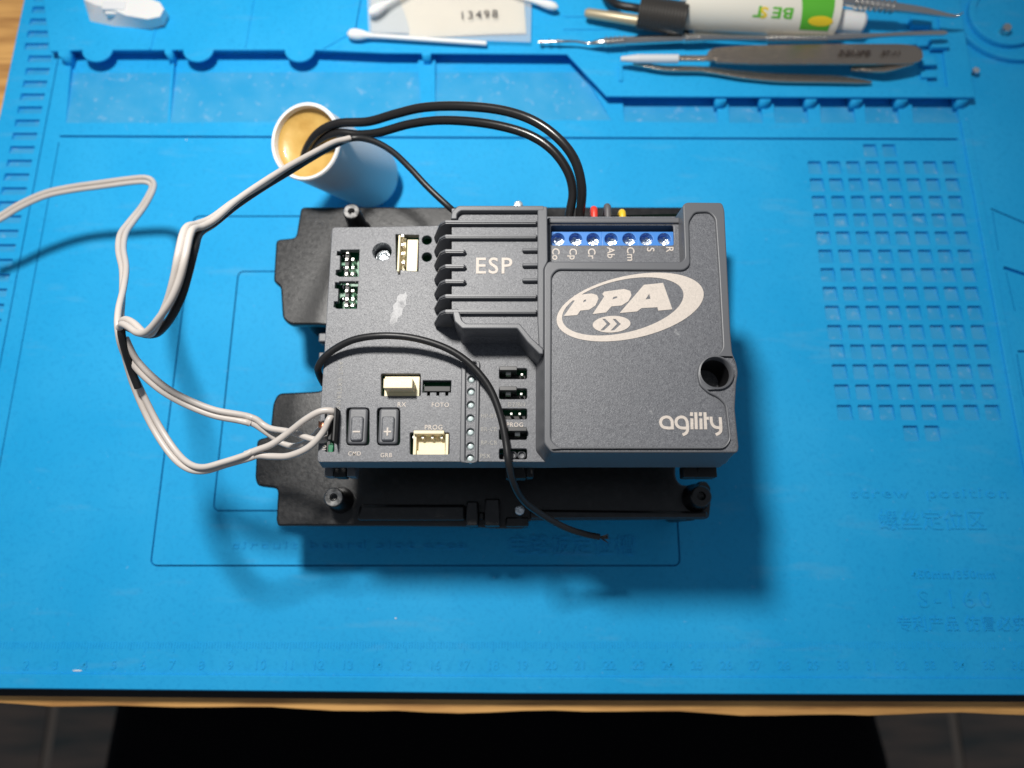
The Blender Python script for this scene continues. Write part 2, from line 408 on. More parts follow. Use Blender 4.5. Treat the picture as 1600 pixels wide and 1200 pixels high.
# low ridges
rx = at(1560, 487, 0).x
def ridge(poly, h): link('moulded_ridge', slab([poly], -0.05, h, min(0.35, h * .45), 2), M['mat'], mt)
ridge([(rx - 1.6, -100), (rx + 1.6, -100), (rx + 1.6, at(1530, 190, 0).y), (rx - 1.6, at(1530, 190, 0).y)], 1.1)
ridge([(XL + 1, YBL + .3), (-4, at(800, 1084, 0).y + .3), (XR - 1, YBR + .3), (XR - 1, at(1600, 1061.5, 0).y), (-4, at(800, 1057, 0).y), (XL + 1, at(0, 1051, 0).y)], 1.1)
# storage shelf, raised on a set-back wall so that its rim overhangs the compartments
def arc_tab(u, z, r=6.4):
    c = at(u, 81, z); return [(c.x + r * math.cos(t), c.y + 1.2 - r * .92 * math.sin(t)) for t in np.linspace(PI, 0, 13)]
z = SH - 3
shelf = []
shelf += pl([(78, 80)], z)
for u in (151, 309, 468): shelf += arc_tab(u, z)
shelf += pl([(600, 82), (886, 84), (948, 150), (1524, 152), (1490, -60)], z) + [(at(1490, -60, z).x, YT), (XL + 12, YT), (at(70, -60, z).x - 14, YT - 1)]
shelf_out = shelf
trays = [pl([(1418, 15), (1466, 15), (1482, 135), (1452, 135)], z)]
link('storage_shelf', slab([shelf_out] + trays, z - 1.2, z, 0.35, 2), M['mat'], mt)
q = pl([(84, 66), (890, 66), (975, 138), (1518, 138)], z)
link('shelf_wall', slab([q + [(at(1486, -60, z).x, YT - .5), (XL + 16, YT - .5)]], -1.3, z - 1.25), M['mat'], mt)
# dividers between the compartments
for (u, wd, v0, v1) in ((262, 2.0, 80, 100), (666, 3.2, 82, 106), (98, 3.0, 84, 100)):
    a = at(u, v0, z); hw = wd / 2
    pts_t = [(a.x - hw * 1.9, a.y + 3), (a.x + hw * 1.9, a.y + 3), (a.x + hw, a.y - 1.2), (a.x - hw, a.y - 1.2)]
    pts_b = [(a.x - hw * 1.2, a.y + 3), (a.x + hw * 1.2, a.y + 3), (a.x + hw * .8, a.y - 2.2), (a.x - hw * .8, a.y - 2.2)]
    link('divider', loft(pts_b, -1.3, pts_t, z - .1), M['mat'], mt)
for u in (1128, 1198, 1270, 1342, 1413, 1508):
    a = at(u, 152, z); hw = 2.2
    link('divider', loft([(a.x - hw, a.y + 6), (a.x + hw, a.y + 6), (a.x + hw * .8, a.y - 2.5), (a.x - hw * .8, a.y - 2.5)], -1.3, [(a.x - hw, a.y + 6), (a.x + hw, a.y + 6), (a.x + hw, a.y - .4), (a.x - hw, a.y - .4)], z - 1.6), M['mat'], mt)
# fine seams on the shelf and rests for tools
for u0, v0, u1, v1 in ((234, 78, 246, 30), (383, 74, 396, 0), (505, 76, 552, 50)):
    a, b = at(u0, v0, z), at(u1, v1, z)
    link('seam', slab([stroke([(a.x, a.y), (b.x, b.y)], .8)], z - .05, z + .45, .15), M['mat'], mt)
a, b = at(552, 50, z), at(566, -30, z)
link('seam', slab([stroke([(a.x, a.y), (b.x, b.y)], 2.0)], z - .05, z + 1.3, .3), M['mat'], mt)
for r_ in ((1420, 34, 1448, 47, 3.2), (1452, 64, 1476, 80, 2.4), (1437, 92, 1458, 106, 2), (1438, 115, 1460, 124, 1.4), (967, 102, 972, 128, .8), (880, 24, 966, 27, .5), (880, 45, 966, 47, .5)):
    a, b = at(r_[0], r_[3], z), at(r_[2], r_[1], z)
    link('tool_rest', box(a.x, a.y, z - .05, b.x, b.y, z + r_[4], .3), M['mat'], mt)
# round magnet dishes to the right of the shelf
c = at(1580, 12, 2)
link('round_dish', slab([circle(c.x, c.y, 27, 56)], -.05, 2.6, .5, 2), M['mat'], mt)
c2 = at(1572, 22, 5)
link('round_dish', slab([circle(c2.x, c2.y, 15.5, 48), circle(c2.x, c2.y, 12.6, 48)], 2.55, 5.2, .4, 2), M['mat'], mt)
link('round_dish', slab([circle(c2.x, c2.y, 12.7, 40)], 2.5, 4.4), M['mat'], mt)
# moulded writing
def emb(s, u, v, h, sx=1.0, sp=1.15, bold=0.0):
    p = at(u, v, 0); link('moulded_text', text_mesh(s, p.x, p.y, 0.14, h, 0, .42, bold + .02, sx, sp), M['mat'], mt)
emb('screw  position', 1452, 771, 3.6, 1.45, 1.25)
emb('\u87ba\u4e1d\u5b9a\u4f4d\u533a', 1457, 815, 5.5, 1.0, 1.05)
emb('450mm/350mm', 1490, 898, 2.9, 1.05)
emb('S-160', 1492, 937, 6.0, 1.05, 1.35)
emb('\u4e13\u5229\u4ea7\u54c1 \u4eff\u5192\u5fc5\u7a76', 1504, 976, 3.9, 1.0, 1.05)
emb('circuit board slot area', 545, 852, 2.6, 2.0, 1.25)
emb('\u7535\u8def\u677f\u5b9a\u4f4d\u69fd', 893, 854, 5.4, 1.0, 1.05)
for n in range(0, 44):
    x = n * 10 - 190; 
    if x < XL + 3 or x > XR - 6: continue
    link('ruler_number', text_mesh(str(n), x, at(800, 1040, 0).y, .08, 3.0, 0, .34, .02, 1.05), M['mat'], mt)
tk = []; yt = at(800, 1003, 0).y
for n in range(-38, 440):
    x = n - 190; L = 3.4 if n % 10 == 0 else (2.8 if n % 5 == 0 else 2.1)
    if x < XL + 2 or x > XR - 2: continue
    tk.append((x, L))
vs, fs = [], []
for x, L in tk:
    b0 = len(vs); vs += [(x - .2, yt - L, -.02), (x + .2, yt - L, -.02), (x + .2, yt, -.02), (x - .2, yt, -.02), (x - .12, yt - L + .1, .16), (x + .12, yt - L + .1, .16), (x + .12, yt - .1, .16), (x - .12, yt - .1, .16)]
    fs += [(b0 + 4, b0 + 5, b0 + 6, b0 + 7), (b0, b0 + 1, b0 + 5, b0 + 4), (b0 + 1, b0 + 2, b0 + 6, b0 + 5), (b0 + 2, b0 + 3, b0 + 7, b0 + 6), (b0 + 3, b0, b0 + 4, b0 + 7)]
tag(link('ruler_ticks', from_data(vs, fs), M['mat'], mt), kind='stuff')

# loose bits on the mat
c = at(1568, 49, 5)
o = link('magnet_stud', lathe([(2.0, 4.4), (2.0, 7.2), (1.6, 7.8), (0, 7.9)], 24, Matrix.Translation((c.x, c.y, 0))), M['steel_bright']); tag(o, 'small round silver stud on the raised round dish at the mat corner', 'magnet')
c = at(1523, 112, 2)
t = thing('loose_screw', 'tiny dark screw standing beside the storage shelf edge', 'screw', (c.x, c.y, 0))
link('head', lathe([(1.2, 2.4), (1.5, 2.6), (1.4, 3.2), (0, 3.6)], 16, Matrix.Translation((c.x, c.y, 0))), M['screw'], t)
link('shank', lathe([(.0, 0), (.6, .4), (.6, 2.4)], 12, Matrix.Translation((c.x, c.y, 0))), M['steel'], t)

# ================================================================== CONTROL UNIT
cu_ = thing('gate_controller', 'dark grey motor control unit with cream lettering on a black mounting plate', 'control unit', (0, 0, 0))
ZP = 30.0
plate = pl([(470, 323), (1128, 323), (1122, 560), (1056, 600), (1056, 746), (1064, 758), (1088, 758), (1092, 752), (1106, 752), (1109, 762), (1112, 778), (1109, 811), (826, 813), (820, 826), (775, 826), (735, 823), (600, 822), (434, 822), (431, 814), (434, 763), (402, 759), (398, 748), (401, 686), (421, 682), (426, 630), (434, 614), (500, 611), (520, 600), (520, 510), (500, 507), (452, 507), (441, 497), (438, 447), (427, 440), (431, 374), (462, 371)], ZP)
link('mounting_plate', slab([fillet(plate, 1.6, 3)], ZP - 3.2, ZP, 0.7, 2), M['black'], cu_)
plt = bpy.data.objects['mounting_plate']
# bosses with screw holes
def boss(u, v, zt, r, face=True):
    p = at(u, v, zt)
    link('boss', lathe([(r + 1.3, ZP - .1), (r + .5, ZP + 1.5), (r, zt - .4), (r - .35, zt), (r * .9 - .3, zt - .3), (0, zt - 3.2)], 28, Matrix.Translation((p.x, p.y, 0))), M['black'], plt)
    link('boss_face', lathe([(r - .3, zt + .02), (r - .5, zt + .12), (r * .42, zt + .12), (r * .36, zt - 3), (0, zt - 3)], 28, Matrix.Translation((p.x, p.y, 0)), False), M['boss'] if face else M['black'], plt)
    return p
boss(549, 330, ZP + 14, 2.85); boss(521, 777, ZP + 10, 3.0); boss(1096, 775, ZP + 7, 3.3, False)
for (u, v) in ((549, 330), (521, 777)):
    pass
p = at(1100, 764, ZP + 5); link('boss', lathe([(2.2, ZP), (2.0, ZP + 5)], 20, Matrix.Translation((p.x, p.y, 0))), M['black'], plt)
link('raised_ledge', slab([fillet(pl([(562, 788), (728, 788), (728, 813), (556, 813)], ZP + 2.5), 1.2)], ZP - 3, ZP + 2.5, 1.0, 3), M['black'], plt)
link('raised_ledge', slab([fillet(pl([(828, 796), (1106, 799), (1106, 809), (828, 810)], ZP + 2), .8)], ZP - 3, ZP + 2, .8, 3), M['black'], plt)
for (u0, v0, u1, v1, zt) in ((728, 783, 747, 822, 6.5), (757, 779, 781, 822, 6.5), (747, 800, 757, 812, 1.9), (790, 808, 826, 823, 2.1)):
    link('clip', pbox(u0, v0, u1, v1, ZP - 6, ZP + zt, .5), M['black'], plt)
for (u, v, zb) in ((812, 797, ZP + 9), (810, 319, 50)):
    p = at(u, v, zb)
    link('plate_screw', lathe([(1.1, ZP), (1.1, zb - 1), (1.5, zb - .9), (1.4, zb - .2), (.9, zb), (0, zb)], 18, Matrix.Translation((p.x, p.y, 0))), M['screw'], plt)
for (u, v) in ((470, 470), (480, 700), (850, 470), (1010, 640), (700, 690), (1080, 790)):
    p = at(u, v, ZP); link('foot', lathe([(3.2, 0.02), (3.6, 1.0), (4.6, ZP - 3)], 20, Matrix.Translation((p.x, p.y, 0))), M['black_matte'], plt)
# housing between plate and cover
hb = [(-48, -34), (46, -34), (47, 24), (-50, 22)]
link('base_housing', slab([fillet(hb, 2)], ZP - .5, 61, .6), M['black_matte'], cu_)
for (u0, v0, u1, v1) in ((506, 741, 521, 745), (521, 741, 541, 746), (541, 739, 556, 745), (790, 741, 822, 748), (822, 739, 834, 746), (1068, 739, 1090, 746), (1090, 738, 1120, 746)):
    link('latch', pbox(u0, v0 - 12, u1, v1, 53, 58, .5), M['grey_smooth'] if v1 < 746 else M['black_matte'], cu_)
for (v0, v1) in ((520, 534), (550, 566)):
    link('latch', pbox(497, v0, 512, v1, 57, 61, .4), M['grey_smooth'], cu_)

# circuit board
ZB = 63.0
link('circuit_board', slab([pl([(528, 362), (1120, 345), (1134, 700), (515, 715)], ZB)], ZB - 1.6, ZB, 0), M['pcb'], cu_)
pcb = bpy.data.objects['circuit_board']

# --- low panel of the cover
ZL = 68.0
def H(u0, v0, u1, v1, r=.4): 
    q = rect(u0, v0, u1, v1, ZL); return fillet(q, r, 2)
low_out = fillet(pl([(519, 355), (580, 354.5), (700, 352), (848, 338), (1062, 338), (1066, 330), (1127, 330), (1131, 345), (1146, 700), (1143, 716), (858, 722), (497, 722), (496, 716)], ZL), 1.0, 3)
holes = [pl([(532, 390), (561.5, 390), (560, 432), (530.5, 432), (524.5, 429), (525, 422), (531, 421), (531.5, 399), (526, 399), (526.5, 392.5), (532, 392.5)], ZL),
         pl([(530, 439.5), (559.5, 439.5), (557.5, 482), (526.5, 482), (521.5, 479), (522, 471), (528, 471), (529, 451), (523, 450), (523.5, 441), (530, 441.5)], ZL),
         pl([(618, 366), (654.5, 367), (653.5, 424), (619, 421)], ZL), H(595.5, 584, 657, 618.5), 
         pl([(661, 594.5), (705, 594.5), (704.5, 613), (700.5, 613), (700, 618), (696, 618), (696, 613), (686.5, 613), (686, 618), (682, 618), (682, 613), (672, 613), (671.5, 618), (667.5, 618), (667.5, 613), (660, 613)], ZL),
         H(640.5, 676, 702, 710), H(541, 637, 577, 696, 1.0), H(589, 637, 625, 696, 1.0), H(508, 638, 522, 706)]
for v0 in (575.5, 607, 638.5, 670.5, 701): holes.append(H(780, v0, 823.5, v0 + 16.5, .5))
pr = at(597, 393, ZL); holes.append(circle(pr.x, pr.y, 2.75, 32))
for v in (375, 401.5):
    c = at(667, v, ZL); holes.append(circle(c.x, c.y, 1.45, 20))
LED = [(736.7, 592.5), (736, 612), (735.6, 632.6), (735, 653.6), (735, 675), (735, 697), (734.6, 716)]
def ccw(p, want=True):
    a = sum(p[i][0] * p[(i + 1) % len(p)][1] - p[(i + 1) % len(p)][0] * p[i][1] for i in range(len(p)))
    return p if (a > 0) == want else p[::-1]
# rows of led holes are cut as round holes through the low panel and the strip above it
ledh = [circle(at(u, v, ZL).x, at(u, v, ZL).y, 1.05, 20) for u, v in LED]
link('cover', slab([low_out] + holes + ledh, ZL - 2.2, ZL, 0.18, 1), M['grey'], cu_)
cov = bpy.data.objects['cover']
# skirt
def off(poly, fx):
    cx = sum(p[0] for p in poly) / len(poly); cy = sum(p[1] for p in poly) / len(poly); return [(x + (fx if x > cx else -fx), y + (fx * .6 if y > cy else -fx * .6)) for x, y in poly]
sk0 = fillet(pl([(519, 355), (700, 352), (848, 338), (1127, 330), (1131, 345), (1146, 700), (1143, 716), (858, 722), (497, 722), (496, 716)], ZL), 1.0, 3)
sk1 = off(sk0, 0.9)
link('cover_skirt', loft(sk0, ZL - .7, sk1, 60.5, False), M['grey_smooth'], cov)
# led strip
ls = fillet(pl([(721, 563), (750, 563), (747, 723), (718, 723)], ZL + .9), 1.0, 3)
li = pl([(728, 566), (744.5, 566), (742, 721), (726.5, 721)], ZL + .9)
link('led_strip', slab([ls, fillet(li, .5, 2)], ZL - .02, ZL + .9, .3, 2), M['grey_smooth'], cov)
for u, v in LED:
    c = at(u, v, ZL)
    link('led', lathe([(1.25, ZL - 2.4), (1.25, ZL - 1.9), (1.0, ZL - 1.1), (.6, ZL - .55), (0, ZL - .4)], 18, Matrix.Translation((c.x, c.y, 0))), M['led'], pcb)

# --- high block on the right
ZH = 79.0
R = [(850, 420), (856, 410), (1064, 411), (1069, 405), (1066, 322), (1072, 318), (1127, 318.5), (1131, 330), (1140, 520), (1143, 553), (1149, 567), (1152, 583), (1149, 602), (1147, 640), (1153, 700), (1151, 708), (862, 708), (850, 694)]
Rt = fillet(pl(R, ZH), .8, 3)
Rb0 = pl(R, ZH)
d = {0: (-3.0, 0), 17: (-3.0, 0), 16: (-2.0, -1.2), 15: (1.2, -1.2), 14: (1.2, 0), 13: (1, 0), 12: (1, 0), 11: (1, 0), 10: (1, 0), 9: (1, 0), 8: (1, 0), 7: (1, .3), 6: (1, .5), 5: (-.5, .5), 4: (-1.6, .5), 3: (-1.6, 1.2), 2: (-.5, 1.2), 1: (-2, 1.2)}
Rb = fillet([(x + d[i][0], y + d[i][1]) for i, (x, y) in enumerate(Rb0)], .8, 3)
hc = at(1118, 583, ZH); hole = circle(hc.x, hc.y, 4.15, 40)
link('raised_block', loft(Rb, 61.0, Rt, ZH - .6, False), M['grey_smooth'], cov)
rim_in = fillet(pl([(862, 430), (871, 420.5), (1070, 421.5), (1079, 413), (1077, 345), (1086, 331), (1108, 330), (1118, 340), (1124, 430), (1130, 543), (1123, 553), (1105, 556), (1093, 568), (1090, 584), (1094, 602), (1108, 614), (1122, 620), (1134, 632), (1140, 686), (1131, 698), (872, 698), (861, 687)], ZH + 1), 1.0, 3)
link('panel_top', slab([Rt, hole], ZH - 1.5, ZH, .15), M['grey'], cov)
link('panel_rim', slab([Rt, rim_in, circle(hc.x, hc.y, 4.2, 40)], ZH - .3, ZH + .8, .38, 3), M['grey_smooth'], cov)
link('screw_well', lathe([(4.6, ZH + .85), (4.25, ZH + 1.0), (4.05, ZH + .7), (3.95, ZH - 1.5)], 40, Matrix.Translation((hc.x, hc.y, 0)), False), M['grey_smooth'], cov)

link('well_bore', lathe([(3.95, ZH - 1.4), (3.8, 50), (0, 50)], 40, Matrix.Translation((hc.x, hc.y, 0)), False), M['black_matte'], cov)  # bore coloured black, painting in the shade deep inside the hole
# --- ribbed block
ZE = 78.3; ZF = 80.0
E = pl([(706, 326), (849, 326), (849, 545), (812, 512), (722, 512), (706, 488)], ZE)
Eb = [(x + dx, y + dy) for (x, y), (dx, dy) in zip(E, [(0, .5), (0, .5), (0, -1), (0, -1.5), (-.5, -1.5), (-.5, 0)])]
link('ribbed_block', loft(Eb, ZL - 1, E, ZE), M['grey'], cov)
def bar(poly, z0, z1, bev=.3, name='rim'): return link(name, slab([poly], z0, z1, bev, 2), M['grey_smooth'], cov)
bar(fillet(pl([(716, 321), (850, 321), (850, 329), (720, 329), (714, 334), (714, 342), (704, 342), (706, 330)], ZF), .5), ZL - 1, ZF)
bar(fillet(pl([(840, 322), (855, 322), (856, 408), (850, 420), (850, 548), (842, 540), (840, 500)], ZF), .5), ZL - 1, ZF - .05)
bar(fillet(pl([(706, 482), (716, 482), (722, 500), (728, 505), (812, 505), (830, 527), (849, 545), (849, 553), (843, 553), (824, 534), (808, 513), (722, 513), (710, 502)], ZF), .3), ZL - 1, ZF - .1)
def fin(v, u1, full):
    """a rib: flat top at ZF, its left end sloping down to the low panel"""
    pa = at(693, v, ZF); pe = at(u1, v, ZF); th = 1.05
    bl = at(680, v + 31, ZL); y = pa.y
    prof = [(bl.x, ZL - 1), (bl.x - .1, ZL + 2.2), (pa.x - 1.2, ZF - 1.6), (pa.x, ZF - .35), (pa.x + .5, ZF), (pe.x - .6, ZF), (pe.x, ZF - .8), (pe.x, ZE - .5), (at(705, v, ZE).x, ZE - .5), (at(705, v, ZE).x + 1, ZL - 1)]
    n = len(prof)
    vs = [(x, y - th / 2, z_) for x, z_ in prof] + [(x, y + th / 2, z_) for x, z_ in prof]
    fs = [tuple(range(n)), tuple(range(n, 2 * n))] + [(i, (i + 1) % n, (i + 1) % n + n, i + n) for i in range(n)]
    me = from_data(vs, fs)
    bm = bmesh.new(); bm.from_mesh(me)
    bmesh.ops.bevel(bm, geom=[e for e in bm.edges if abs(e.verts[0].co.y - e.verts[1].co.y) < 1e-7], offset=.00028, segments=2, affect='EDGES'); bm.to_mesh(me); bm.free()
    link('rib', me, M['grey_smooth'], cov)
for v, u1, fu in ((346, 841, 1), (368.5, 841, 1), (391.5, 728, 0), (415, 728, 0), (438.5, 728, 0), (462, 841, 1), (486, 841, 1)):
    fin(v, u1, fu)
for v in (391, 414.5, 438):
    a = at(816, v + 2.6, ZF - 1.0); b = at(841, v - 2.6, ZF - 1.0); link('rib', box(a.x, a.y, ZE - .4, b.x, b.y, ZF - .3, .35), M['grey_smooth'], cov)

# --- terminal recess
ZT = 75.0
slot = fillet(pl([(861, 352), (1052, 352), (1053, 383), (861, 383)], ZT), .6, 3)
link('terminal_frame', slab([pl([(855, 341), (1063, 341), (1070, 411), (855, 411)], ZT), slot], ZT - .7, ZT, .3, 2), M['grey'], cov)
link('terminal_lip', slab([fillet(pl([(856, 339.5), (1062, 339.5), (1062, 348), (856, 348)], ZT + .8), .3)], 62, ZT + .8, .35, 2), M['grey_smooth'], cov)
ZK = 73.2
us = [872, 899.5, 927, 955, 983, 1010, 1038]
scr_me = None
for a_, b_, ids in ((860, 940.5, (0, 1, 2)), (941.1, 996.5, (3, 4)), (997, 1052.5, (5, 6))):
    hs = [circle(at(us[i], 373.5, ZK).x, at(us[i], 373.5, ZK).y, 1.9, 28) for i in ids]
    bx = at(a_, 385, ZK); by = at(b_, 362, ZK)
    blk = link('terminal_block', slab([[(bx.x, bx.y - .6), (by.x, bx.y - .6), (by.x, by.y), (bx.x, by.y)]] + hs, 62, ZK, .12), M['blue_term'], cu_)
    for i in ids:
        c = at(us[i], 374.5, ZK - 1.5)
        cx, cy = c.x, c.y
        rot = random.uniform(0, PI); cr, sr = math.cos(rot), math.sin(rot)
        plus = [(-.3, .3), (-1.2, .3), (-1.2, -.3), (-.3, -.3), (-.3, -1.2), (.3, -1.2), (.3, -.3), (1.2, -.3), (1.2, .3), (.3, .3), (.3, 1.2), (-.3, 1.2)]
        plus = [(cx + x * cr - y * sr, cy + x * sr + y * cr) for x, y in plus]
        me = join([slab([circle(cx, cy, 1.82, 24), plus], ZK - 3.3, ZK - 2.6, .15), slab([circle(cx, cy, 1.8, 20)], ZK - 4, ZK - 3.25)])
        link('terminal_screw', me, M['screw'], blk)
for s, u, uy in (('Co', 868, 397), ('Cp', 895, 397), ('Cr', 924, 396), ('Ab', 954, 395), ('Cm', 985, 397), ('S', 1016, 390), ('R', 1046, 389.5)):
    text(s, u, uy, ZT + .05, 2.15, cov, M['print'], rot=-PI / 2, bold=.03)

# --- lettering and logo
text('ESP', 771, 416.5, ZE + .05, 4.9, cov, M['print'], bold=.06, sp=1.12, sx=.97)
ZW = ZH + .05
def zz(pts): return [(870 + x / 5.333, 290 + y / 5.333) for x, y in pts]
FL = [0]
def flat(polys, name, m=None, zz_=None):
    FL[0] += .004
    zt = zz_ or ZH
    return link(name, slab([pl(p, zt) for p in polys], zt - .02 - FL[0], zt + .12 + FL[0]), m or M['print'], cov)
def ell(cx, cy, a, b, ang, n=64):
    return [(cx + a * math.cos(t) * math.cos(ang) + b * math.sin(t) * math.sin(ang), cy - a * math.cos(t) * math.sin(ang) + b * math.sin(t) * math.cos(ang)) for t in (2 * PI * i / n for i in range(n))]
flat([ell(984.5, 480, 117, 49, math.radians(12)), ell(973, 479, 97, 41, math.radians(13))], 'logo_ring')
flat([zz([(148, 915), (290, 900), (335, 913), (347, 945), (322, 1000), (270, 1035), (195, 1043), (170, 1080), (58, 1088), (150, 960), (128, 958)]), zz([(218, 975), (225, 955), (243, 950), (245, 965)])], 'logo_letter')
flat([zz([(395, 885), (560, 863), (610, 878), (622, 915), (595, 965), (540, 1000), (455, 1008), (410, 1058), (298, 1072), (395, 925), (378, 905)]), zz([(462, 950), (472, 930), (503, 924), (502, 938)])], 'logo_letter')
flat([zz([(725, 828), (885, 812), (962, 1032), (845, 1043), (838, 1015), (705, 1022), (668, 1050), (523, 1063)]), zz([(738, 950), (770, 903), (780, 945)])], 'logo_letter')
def chev(x): return [(x, 498.5), (x + 4.5, 498.5), (x + 13, 506.5), (x + 2.5, 516.5), (x - 3, 516.5), (x + 7, 506.5)]
flat([ell(955.5, 506.8, 29.5, 13, math.radians(3), 40), chev(941), chev(957)], 'logo_emblem')
def aa(pts): return [(1020 + x / 13.33, 640 + y / 13.33) for x, y in pts]
ag = [[(430, 385), (280, 382), (195, 350), (160, 270), (190, 190), (275, 155), (355, 178), (402, 245)], [(400, 235), (410, 410)],
      [(725, 385), (600, 385), (520, 350), (480, 270), (510, 190), (590, 155), (668, 180), (713, 250)], [(711, 240), (725, 400), (695, 485), (620, 528)],
      [(808, 58), (800, 135)], [(812, 185), (815, 412)], [(893, 58), (905, 412)], [(992, 58), (985, 135)], [(998, 185), (1006, 412)], [(1083, 58), (1100, 412)], [(1100, 182), (1165, 182)],
      [(1210, 150), (1225, 280), (1285, 360), (1400, 385)], [(1400, 160), (1416, 400), (1390, 480), (1310, 526)]]
ms = []
for i, sgm in enumerate(ag):
    q = pl(aa(sgm), ZH)
    if len(q) > 3: q = [tuple(v[:2]) for v in smooth_pts([(x, y, 0) for x, y in q], 4)]
    ms.append(slab([stroke(q, .76)], ZH - .02 - i * .0011, ZH + .12 + i * .0013))
link('printed_text', join(ms), M['print'], cov)
for s, u, v, h, fa in (('CMD', 554, 709, 1.15, 0), ('GRB', 603.5, 711.5, 1.2, 0), ('RX', 627.5, 632.5, 1.35, 0), ('FOTO', 688, 633, 1.3, 0), ('PROG', 677.5, 668, 1.35, 0), ('PROG', 804.5, 664, 1.25, 0),
                      ('D2/BN', 807, 632.5, 1.2, 1), ('HP-BT', 764, 650, 1.15, 1), ('BR-CR', 764, 671, 1.15, 1), ('RP-CR', 764, 692, 1.15, 1), ('PSX', 758, 713, 1.25, 1)):
    text(s, u, v, ZL + .04, h, cov, M['print_faint'] if fa else M['print'], sp=1.12, bold=0.01, sx=.95)
text('ANT EXTERNA', 530.5, 602, ZL + .04, 1.3, cov, M['print_faint'], rot=-PI / 2, sp=1.22)
text('10', 507, 700, ZL + .04, 1.1, cov, M['print'], rot=PI / 2)
# pale rub mark on the low panel
ms = slab([pl([(621, 463), (625, 459), (630, 460), (634, 456), (637, 462), (634, 468), (635, 476), (629, 484), (628, 492), (622, 496), (620, 503), (614, 506), (611, 510), (608, 505), (611, 497), (609, 492), (615, 486), (614, 478), (619, 472)], ZL)], ZL - .01, ZL + .025)
link('scuff_mark', ms, M['scuff'], cov)
p = at(646, 730, 62)
# screw in the round hole
c = at(598.5, 401, 65)
link('cover_screw', lathe([(2.35, 62), (2.35, 64.2), (2.0, 64.9), (1.0, 65.2), (.9, 64.6), (0, 64.5)], 26, Matrix.Translation((c.x, c.y, 0))), M['screw'], cov)
link('screw_tube', lathe([(2.75, ZL - .3), (2.62, 63.1)], 30, Matrix.Translation((pr.x, pr.y, 0)), False), M['grey_smooth'], cov)

# --- pushbuttons
for u0, glyph in ((542.5, 0), (590.5, 1)):
    a = at(u0, 694.5, ZL); b = at(u0 + 33, 638.5, ZL)
    bt = link('push_button', slab([rrect(a.x, a.y, b.x, b.y, .9)], ZL - 5, ZL + .6, .7, 3), M['grey_smooth'], cu_)
    link('button_pad', slab([rrect(a.x + .9, a.y + .8, b.x - .9, b.y - 2.4, .7)], ZL + .3, ZL + 1.35, .5, 3), M['grey'], bt)
    cx = (a.x + b.x) / 2; cy = a.y + 3.3; zt = ZL + 1.35
    g = [slab([[(cx - 1, cy - .22), (cx + 1, cy - .22), (cx + 1, cy + .22), (cx - 1, cy + .22)]], zt - .02, zt + .1)]
    if glyph: g.append(slab([[(cx - .22, cy - 1.1), (cx + .22, cy - 1.1), (cx + .22, cy + 1.1), (cx - .22, cy + 1.1)]], zt - .02, zt + .11))
    link('button_symbol', join(g), M['print'], bt)

# --- connectors and jumpers seen through the cover
def pins(pts, z1, r=.32, parent=None, z0=ZB):
    for u, v in pts:
        c = at(u, v, z1); link('pin', box(c.x - r, c.y - r, z0, c.x + r, c.y + r, z1, .1), M['pin'], parent)
cn = link('white_connector', join([pbox(600, 588, 656, 620, ZB, ZL - .3, .2), pbox(598.5, 591, 645, 606.5, ZL - .5, ZL + 4.6, .25)]), M['cream'], cu_)
cn2 = link('white_connector', join([pbox(645, 678, 651, 712, ZB, ZL - .2, .1), pbox(695.5, 678, 701, 712, ZB, ZL - .2, .1), pbox(651, 704, 695.5, 712, ZB, ZL - .25, .1), pbox(646, 672.5, 694, 678, ZB, ZL + 1.2, .2), pbox(651, 678, 695.5, 704, ZB, ZB + 2.5)]), M['cream'], cu_)
pins([(646.5, 683), (660.5, 683), (675.5, 683), (690, 683)], ZL - .4, .35, cn2)
cn3 = link('white_connector', join([pbox(620, 367, 626, 424, ZB, ZL + 1.5, .2), pbox(634.5, 374, 653.5, 424, ZB, ZL - .3, .2), pbox(626, 372, 634.5, 423, ZB, ZB + 3.2)]), M['cream'], cu_)
pins([(629, 368), (629, 382), (629.5, 396), (630, 410)], ZL + .6, .4, cn3)
for j, v0 in enumerate((390, 439)):
    pins([(543, v0 + 4), (541.5, v0 + 15), (551, v0 + 15), (542, v0 + 28), (551, v0 + 28), (541, v0 + 38), (550.5, v0 + 38)], ZL - 1.2, .42, pcb)
    me = pbox(538, v0 + 3, 546, v0 + 41, ZB, ZB + 3); link('pin_header', me, M['black_matte'], pcb)
    for q in range(4):
        c = at(554 if q % 2 else 536, v0 + 8 + 10 * q, ZB + .3); link('solder_joint', lathe([(.9, ZB - .01), (.6, ZB + .4), (0, ZB + .8)], 12, Matrix.Translation((c.x, c.y, 0))), M['solder'], pcb)
# foto header, dark
link('pin_header', pbox(662, 603, 704, 612, ZB, ZB + 4.5, .2), M['black_matte'], pcb)
for u in (670, 684, 698):
    c = at(u, 606, ZL - 2.5); link('pin', box(c.x - .3, c.y - .3, ZB, c.x + .3, c.y + .3, ZL - 2.5, .1), M['black'], pcb)
